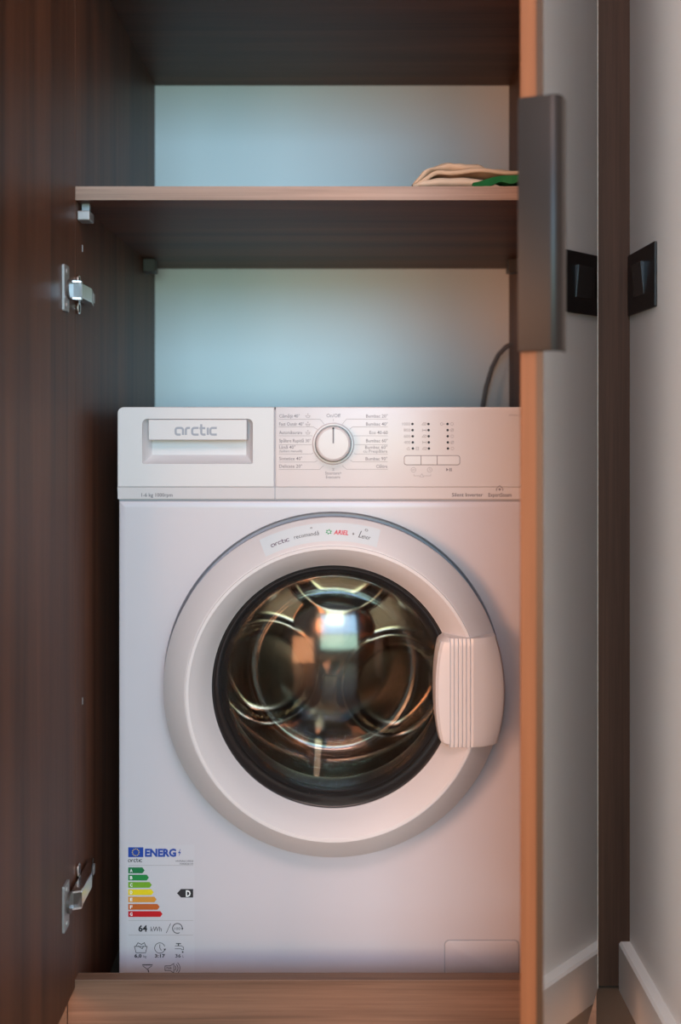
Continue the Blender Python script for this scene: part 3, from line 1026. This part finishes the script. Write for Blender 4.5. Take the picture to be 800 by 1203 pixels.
def relief(x, z):
    r = math.hypot(x, z)
    y = 0.0
    for (lx, lz) in lob:
        q = math.hypot(x - lx, z - lz)
        s = 1 / (1 + math.exp((q - 0.078) / 0.0045))
        y += 0.016 * s                                     # pressed away from the viewer
        y -= 0.008 * math.exp(-((q - 0.086) / 0.008) ** 2)  # raised lip
    if r < 0.07:                                           # domed hub
        y = y * (r / 0.07) ** 4 - (0.17 - 0.17 * (1 - math.cos(math.asin(r / 0.17))) - math.sqrt(0.17 ** 2 - 0.07 ** 2))
    y *= 1 - max(0.0, min(1.0, (r - 0.195) / 0.02))
    return y


nr, na = 60, 144
rows_ = [[bm.verts.new((DX, DB1 + relief(0, 0), AZ))]]
for i in range(1, nr + 1):
    r = 0.2155 * i / nr
    rows_.append([bm.verts.new((DX + r * math.cos(2 * PI * k / na), DB1 + relief(r * math.cos(2 * PI * k / na), r * math.sin(2 * PI * k / na)), AZ + r * math.sin(2 * PI * k / na))) for k in range(na)])
for k in range(na):
    bm.faces.new((rows_[0][0], rows_[1][k], rows_[1][(k + 1) % na]))
for A, B in zip(rows_[1:], rows_[2:]):
    for k in range(na):
        bm.faces.new((A[k], B[k], B[(k + 1) % na], A[(k + 1) % na]))
wpart('drum_back', bm, M['steel'], drum, smooth='all', label='pressed steel back of the drum')
# paddles
for a in (math.radians(262), math.radians(22), math.radians(142)):
    bm = bmesh.new()
    secs = []
    for (y, hgt, wd) in ((DB0 + 0.03, 0.02, 0.016), (DB0 + 0.045, 0.052, 0.021), (DB0 + 0.14, 0.06, 0.026), (DB1 - 0.03, 0.064, 0.03), (DB1 - 0.012, 0.058, 0.03)):
        sec = []
        for (w_, h_) in ((-1, -0.05), (-0.62, 0.5), (-0.42, 0.88), (-0.2, 1.0), (0.2, 1.0), (0.42, 0.88), (0.62, 0.5), (1, -0.05)):
            rr = DRM - 0.002 - h_ * hgt
            tv = w_ * wd
            sec.append(bm.verts.new((DX + rr * math.cos(a) - tv * math.sin(a), y, AZ + rr * math.sin(a) + tv * math.cos(a))))
        secs.append(sec)
    for A, B in zip(secs, secs[1:]):
        for k in range(7):
            bm.faces.new((A[k], A[k + 1], B[k + 1], B[k]))
    bm.faces.new(secs[0][::-1])
    bm.faces.new(secs[-1])
    wpart('paddle', bm, M['steel'], drum, smooth=50)
# perforation dimples on the drum wall and its front shoulder: too many and too small to count
bm = bmesh.new()


def dimple(p, nrm, r):
    nrm = Vector(nrm).normalized()
    t1 = nrm.orthogonal().normalized()
    t2 = nrm.cross(t1)
    p = Vector(p)
    top = bm.verts.new(p + nrm * r * 0.5)
    rg = [bm.verts.new(p + r * (math.cos(k * PI / 3) * t1 + math.sin(k * PI / 3) * t2)) for k in range(6)]
    for k in range(6):
        bm.faces.new((top, rg[k], rg[(k + 1) % 6]))


for j in range(12):
    y = DB0 + 0.045 + j * 0.0125
    for k in range(96):
        a = 2 * PI * (k + 0.5 * (j % 2)) / 96
        dimple((DX + (DRM - 0.0003) * math.cos(a), y, AZ + (DRM - 0.0003) * math.sin(a)), (-math.cos(a), 0, -math.sin(a)), 0.0036)
for j in range(3):
    r = 0.192 + j * 0.012
    yy = DB0 + 0.0092 + (r - 0.180) * 0.19
    for k in range(90):
        a = 2 * PI * (k + 0.5 * (j % 2)) / 90
        dimple((DX + r * math.cos(a), yy - 0.0 + 0.0006, AZ + r * math.sin(a)), (0, 1, 0), 0.0026)
wpart('perforation_dimples', bm, M['steel'], drum, kind='stuff')

# filter flap at the lower right
fl = [X(523, MF), X(609, MF), 0.045, Z(1105, MF)]
bm = prism(bmesh.new(), rrect(fl[0] - 0.0016, fl[1] + 0.0016, fl[2] - 0.0016, fl[3] + 0.0016, 0.0075, 6), MF - 0.0002, MF + 0.0005)
wpart('flap_seam', bm, M['grey_seam_shade'], body)
bm = prism(bmesh.new(), rrect(*fl, 0.0065, 6), MF - 0.0016, MF + 0.001, bev=0.0009)
flap = wpart('filter_flap', bm, M['white'], smooth=30)
bm = lathe(bmesh.new(), [(0.0062, MF - 0.0017), (0.0055, MF - 0.0021), (0.0045, MF - 0.0017)], X(534, MF), Z(1147, MF), 24)
wpart('finger_notch', bm, M['grey_seam_shade'], flap)

# energy label
lx = lambda p: X(p, MF)
lz = lambda p: Z(p, MF)
FL = lambda k: flat(MF - 0.0003 - 0.00025 * k)
P = Print().rect(lx(149), lx(228.5), lz(1168), lz(992.5))
lab = wprint(P, 'energy_label', M['label'], wm, FL(0), label='printed energy rating sheet stuck at the lower left')
P = Print().rect(lx(150.7), lx(168.5), lz(1006.8), lz(995.2))
wprint(P, 'flag', M['eublue'], lab, FL(1), label='blue flag with a ring of stars')
P = Print()
for k in range(12):
    a = k * PI / 6
    P.disc(lx(159.6) + 0.0047 * math.cos(a), lz(1001) + 0.0047 * math.sin(a), 0.00075, 6)
wprint(P, 'flag_stars', M['yellow'], lab, FL(2))
P = Print()
P.fit('ENERG', lx(170.3), lx(207), lz(1005.8), 0.0145, 0.0007)
P.poly([(lx(211.8), lz(997.2)), (lx(209.2), lz(1002)), (lx(210.9), lz(1002)), (lx(209.8), lz(1006.3)), (lx(212.6), lz(1000.7)), (lx(210.9), lz(1000.7)), (lx(212.2), lz(997.2))])
wprint(P, 'lettering', M['eublue'], lab, FL(1))
P = Print()
logo(P, lx(150.7), lz(1012.4), (lx(167) - lx(150.7)) / lw, 0.0009)
wprint(P, 'lettering', M['ink_dark'], lab, FL(1))
P = Print()
P.fit('WMA6100SI', lx(206), lx(227), lz(1012.4), 0.0034)
wprint(P, 'lettering', M['ink_dark'], lab, FL(1))
P = Print()
P.fit('7000020141', lx(211), lx(227), lz(1015.6), 0.0034)
wprint(P, 'lettering', M['ink_dark'], lab, FL(1))
P = Print()
P.fit('64', lx(162.6), lx(173), lz(1094), 0.0120, 0.0004)
wprint(P, 'lettering', M['ink_dark'], lab, FL(1))
P = Print()
P.fit('kWh', lx(177), lx(190), lz(1094), 0.0098)
wprint(P, 'lettering', M['ink_dark'], lab, FL(1))
P = Print()
P.stroke([(lx(195.3), lz(1096)), (lx(200.6), lz(1084.5))], 0.0007)
wprint(P, 'symbol', M['ink_dark'], lab, FL(1))
P = Print()
P.arc(lx(208.5), lz(1090.4), 0.0068, -0.35 * PI, -2.1 * PI, 0.0011, 24)
P.poly([(lx(213), lz(1090)), (lx(215.6), lz(1090)), (lx(214.2), lz(1092.6))])
P.fit('100', lx(205), lx(212), lz(1092.2), 0.0052)
wprint(P, 'symbol', M['ink_dark'], lab, FL(1))
P = Print()
# basket, clock, tap
bu, bz_ = lx(165.5), lz(1113.5)
P.stroke([(bu - 0.0088, bz_ + 0.0022), (bu + 0.0088, bz_ + 0.0022), (bu + 0.0066, bz_ - 0.0066), (bu - 0.0066, bz_ - 0.0066)], 0.0008, True)
P.stroke([(bu - 0.007, bz_ + 0.0022), (bu - 0.004, bz_ + 0.0072), (bu + 0.001, bz_ + 0.005), (bu + 0.005, bz_ + 0.0074), (bu + 0.007, bz_ + 0.0022)], 0.0009)
P.stroke([(bu - 0.004, bz_ + 0.003), (bu + 0.002, bz_ - 0.001), (bu + 0.004, bz_ + 0.003)], 0.0008)
wprint(P, 'basket_symbol', M['ink_dark'], lab, FL(1))
P = Print()
ku = lx(187.8)
P.arc(ku, bz_, 0.0072, 0.1 * PI, 1.85 * PI, 0.0008, 24)
P.stroke([(ku, bz_ + 0.0052), (ku, bz_), (ku + 0.0022, bz_ - 0.0034)], 0.0008)
P.poly([(ku + 0.0052, bz_ - 0.001), (ku + 0.0088, bz_ - 0.001), (ku + 0.007, bz_ - 0.0040)])
wprint(P, 'clock_symbol', M['ink_dark'], lab, FL(1))
P = Print()
tu = lx(211)
P.stroke([(tu - 0.005, bz_ + 0.0062), (tu + 0.002, bz_ + 0.0062)], 0.0011)
P.stroke([(tu - 0.0015, bz_ + 0.0062), (tu - 0.0015, bz_ + 0.003)], 0.0014)
P.stroke([(tu - 0.0065, bz_ + 0.003), (tu + 0.003, bz_ + 0.003), (tu + 0.0055, bz_ + 0.001), (tu + 0.0055, bz_ - 0.0024), (tu + 0.003, bz_ - 0.0024), (tu + 0.002, bz_ - 0.001), (tu - 0.0065, bz_ - 0.001)], 0.0007)
P.disc(tu + 0.0044, bz_ - 0.0056, 0.0012)
wprint(P, 'tap_symbol', M['ink_dark'], lab, FL(1))
P = Print()
P.fit('6,0', lx(158), lx(166.5), lz(1124.6), 0.0066, 0.0002)
P.fit('kg', lx(168.5), lx(172), lz(1124.6), 0.0048)
wprint(P, 'lettering', M['ink_dark'], lab, FL(1))
P = Print()
P.fit('3:17', lx(182), lx(194), lz(1124.6), 0.0066, 0.0002)
wprint(P, 'lettering', M['ink_dark'], lab, FL(1))
P = Print()
P.fit('36', lx(206), lx(212.5), lz(1124.6), 0.0066, 0.0001)
P.fit('L', lx(214.5), lx(216), lz(1124.6), 0.0048)
wprint(P, 'lettering', M['ink_dark'], lab, FL(1))
P = Print()
# spin, noise
su, sz = lx(173), lz(1137)
P.stroke([(su - 0.007, sz + 0.0045), (su + 0.0075, sz + 0.0045)], 0.0012)
P.stroke([(su - 0.0062, sz + 0.003), (su, sz - 0.0016), (su + 0.0065, sz + 0.003)], 0.0008)
P.stroke([(su + 0.001, sz - 0.002), (su + 0.0022, sz - 0.006)], 0.0014)
wprint(P, 'spin_symbol', M['ink_dark'], lab, FL(1))
P = Print()
nu = lx(199)
P.stroke([(nu - 0.006, sz - 0.0035), (nu - 0.006, sz + 0.003), (nu + 0.001, sz + 0.003), (nu + 0.0062, sz + 0.0062), (nu + 0.0062, sz - 0.0068), (nu + 0.001, sz - 0.0035)], 0.0008, True)
P.fit('78dB', nu - 0.0045, nu + 0.003, sz - 0.0013, 0.0040)
for k in range(3):
    P.arc(nu + 0.005, sz, 0.0042 + 0.0028 * k, -0.28 * PI, 0.28 * PI, 0.0008, 8)
wprint(P, 'noise_symbol', M['ink_dark'], lab, FL(1))
for yy in (1016.4, 1081.2, 1098.3):
    wprint(Print().rect(lx(151), lx(227), lz(yy + 0.25), lz(yy - 0.25)), 'rule', M['ink_light'], lab, FL(1))
W_ = Print()
for i, (tip, y0, y1) in enumerate(((170, 1018.8, 1025.8), (175, 1027.4, 1034.2), (178.4, 1036, 1042.8), (180.6, 1044.6, 1051.4), (184, 1053.2, 1059.8), (187.6, 1061.8, 1068.6), (191, 1070.2, 1077))):
    h_ = (y1 - y0) / 2
    P = Print().poly([(lx(150.7), lz(y0)), (lx(tip - 2.6), lz(y0)), (lx(tip), lz(y0 + h_)), (lx(tip - 2.6), lz(y1)), (lx(150.7), lz(y1))])
    wprint(P, 'class_arrow', M['class%d' % i], lab, FL(1))
    c_ = 'ABCDEFG'[i]
    wprint(Print().fit(c_, lx(152.8), lx(155.8), lz(y1 - 1.6), 0.0062, 0.00025), 'class_letter', M['paperwhite'], lab, FL(2))
P = Print().poly([(lx(208), lz(1049.2)), (lx(212.6), lz(1044.2)), (lx(227), lz(1044.2)), (lx(227), lz(1054.2)), (lx(212.6), lz(1054.2))])
wprint(P, 'rating_arrow', M['ink_dark'], lab, FL(1))
W_.fit('D', lx(218.4), lx(224), lz(1053), 0.0122, 0.0005)
wprint(W_, 'rating_letter', M['paperwhite'], lab, FL(2))

# power cord rising behind the machine to the right
pts = [(0.262, 1.858, 0.70), (0.268, 1.868, 0.80), (0.274, 1.87, 0.85), (0.281, 1.87, 0.888), (0.291, 1.87, 0.922), (0.303, 1.87, 0.946), (0.316, 1.868, 0.960), (0.327, 1.865, 0.966)]
wpart('power_cord', tube(bmesh.new(), pts, 0.0042, 10), M['cord'], smooth='all')

# ------------------------------------------------------------------ folded canvas bag on the shelf
SZ = 1.1289
bag = thing('canvas_bag', 'folded beige canvas bag with a green print lying on the shelf', 'bag', (0.21, 1.45, SZ))


def fold(name, m, x0, x1, y0, y1, zlo, zhi, amp=0.004, seed=0.0, nx=40, nc=36, pw=0.62, xbend=None, label=None):
    """soft closed roll lofted along x; zlo and zhi give the bottom and top along x (0..1)"""
    bm = bmesh.new()
    rings = []
    for i in range(nx + 1):
        s = i / nx
        x = x0 + (x1 - x0) * s
        lo, hi = zlo(s), zhi(s)
        ym, yh = (y0 + y1) / 2, (y1 - y0) / 2
        end = min(1.0, 0.35 + math.sqrt(min(s, 1 - s) / 0.08 + 1e-6) * 0.65) if min(s, 1 - s) < 0.08 else 1.0
        rg = []
        for k in range(nc):
            a = 2 * PI * k / nc
            ca, sa = math.cos(a), math.sin(a)
            cy = math.copysign(abs(ca) ** pw, ca)
            cz = math.copysign(abs(sa) ** 0.8, sa)
            y = ym + yh * cy * (0.92 + 0.08 * end)
            z = (lo + hi) / 2 + (hi - lo) / 2 * cz * end
            nv = noise.noise(Vector((x * 38 + seed, y * 26, z * 60 + seed))) + 0.5 * noise.noise(Vector((x * 95, y * 70 + seed, z * 120)))
            z += amp * nv * (0.35 + 0.65 * max(0, sa))
            y += amp * 1.3 * noise.noise(Vector((x * 45, z * 90 + seed, seed)))
            rg.append(bm.verts.new((x, y, max(z, SZ + 0.0004))))
        rings.append(rg)
    for A, B in zip(rings, rings[1:]):
        for k in range(nc):
            bm.faces.new((A[k], B[k], B[(k + 1) % nc], A[(k + 1) % nc]))
    bm.faces.new(rings[0])
    bm.faces.new(rings[-1][::-1])
    bmesh.ops.recalc_face_normals(bm, faces=bm.faces[:])
    return part(name, bm, m, bag, (-0.21, -1.45, -SZ), smooth='all', label=label)


ease = lambda s: s * s * (3 - 2 * s)
# lower fold
fold('lower_fold', M['canvas_pale'], 0.112, 0.222, 1.348, 1.56, lambda s: SZ, lambda s: SZ + 0.004 + 0.019 * math.sin(PI * min(1, s * 0.8 + 0.14)) ** 0.6, 0.002, 2.2)
# upper fold, draped down at its left end
fold('upper_fold', M['canvas'], 0.104, 0.315, 1.356, 1.60, lambda s: SZ + 0.022 * ease(min(1, s / 0.16)) - 0.003 * s,
     lambda s: SZ + 0.012 + 0.031 * math.sin(PI / 2 * min(1, s / 0.2)) ** 0.8 - 0.016 * ease(max(0, (s - 0.30) / 0.6)), 0.0072, 7.7)
# rolled hem along the front of the upper fold
hem = []
for i in range(30):
    s = i / 29
    x = 0.106 + 0.19 * s
    hem.append((x, 1.352 + 0.004 * math.sin(9 * s), SZ + 0.005 + 0.021 * ease(min(1, s / 0.2)) - 0.003 * s + 0.0014 * math.sin(17 * s)))
part('hem', tube(bmesh.new(), hem, 0.0030, 10), M['canvas'], bag, (-0.21, -1.45, -SZ), smooth='all')
# green printed flap sticking out at the right, folded
bm = bmesh.new()
n, mrow = 24, 8
gr = []
for i in range(n + 1):
    s = i / n
    x = 0.184 + 0.13 * s
    row = []
    for j in range(mrow + 1):
        q = j / mrow
        y = 1.339 + 0.0035 * math.sin(5 * s) + 0.16 * q
        z = SZ + 0.0075 + 0.0125 * ease(min(1, s / 0.34)) * (0.9 + 0.1 * q) + 0.0012 * math.sin(13 * s + 4 * q)
        row.append((x, y, z))
    gr.append(row)
top = [[bm.verts.new(p) for p in r] for r in gr]
bot = [[bm.verts.new((p[0], p[1] + 0.004, max(SZ + 0.0006, p[2] - 0.0085 - 0.0015 * math.sin(11 * p[0] * 20)))) for p in r] for r in gr]
for i in range(n):
    for j in range(mrow):
        bm.faces.new((top[i][j], top[i + 1][j], top[i + 1][j + 1], top[i][j + 1]))
        bm.faces.new((bot[i][j], bot[i][j + 1], bot[i + 1][j + 1], bot[i + 1][j]))
    bm.faces.new((top[i][0], bot[i][0], bot[i + 1][0], top[i + 1][0]))
for j in range(mrow):
    bm.faces.new((top[0][j], top[0][j + 1], bot[0][j + 1], bot[0][j]))
    bm.faces.new((top[n][j], bot[n][j], bot[n][j + 1], top[n][j + 1]))
part('printed_flap', bm, M['green'], bag, (-0.21, -1.45, -SZ), smooth=50, label='green printed side of the bag')
fold('under_layer', M['canvas'], 0.19, 0.312, 1.340, 1.52, lambda s: SZ, lambda s: SZ + 0.0052, 0.001, 4.0)

# ------------------------------------------------------------------ wall switch
swy0, swy1 = 1.3635, 1.4875
swz0, swz1 = 0.9776, 1.0647
sw = thing('wall_switch', 'black rectangular light switch on the white wall at the right', 'switch', (WX, 1.4, 1.015))
sh = (-WX, -1.4, -1.015)
bm = prism(bmesh.new(), rrect(swy0, swy1, swz0, swz1, 0.002, 3), WX - 0.0036, WX, plane='yz', bev=0.0006)
part('plate', bm, M['switch'], sw, sh)
# rocker tilted out of the plate
bm = prism(bmesh.new(), [(WX - 0.003, 1.000), (WX - 0.0042, 1.000), (WX - 0.0085, 1.0455), (WX - 0.003, 1.0455)], 1.410, 1.4545, plane='xz', bev=0.0004)
part('rocker', bm, M['rocker'], sw, sh)
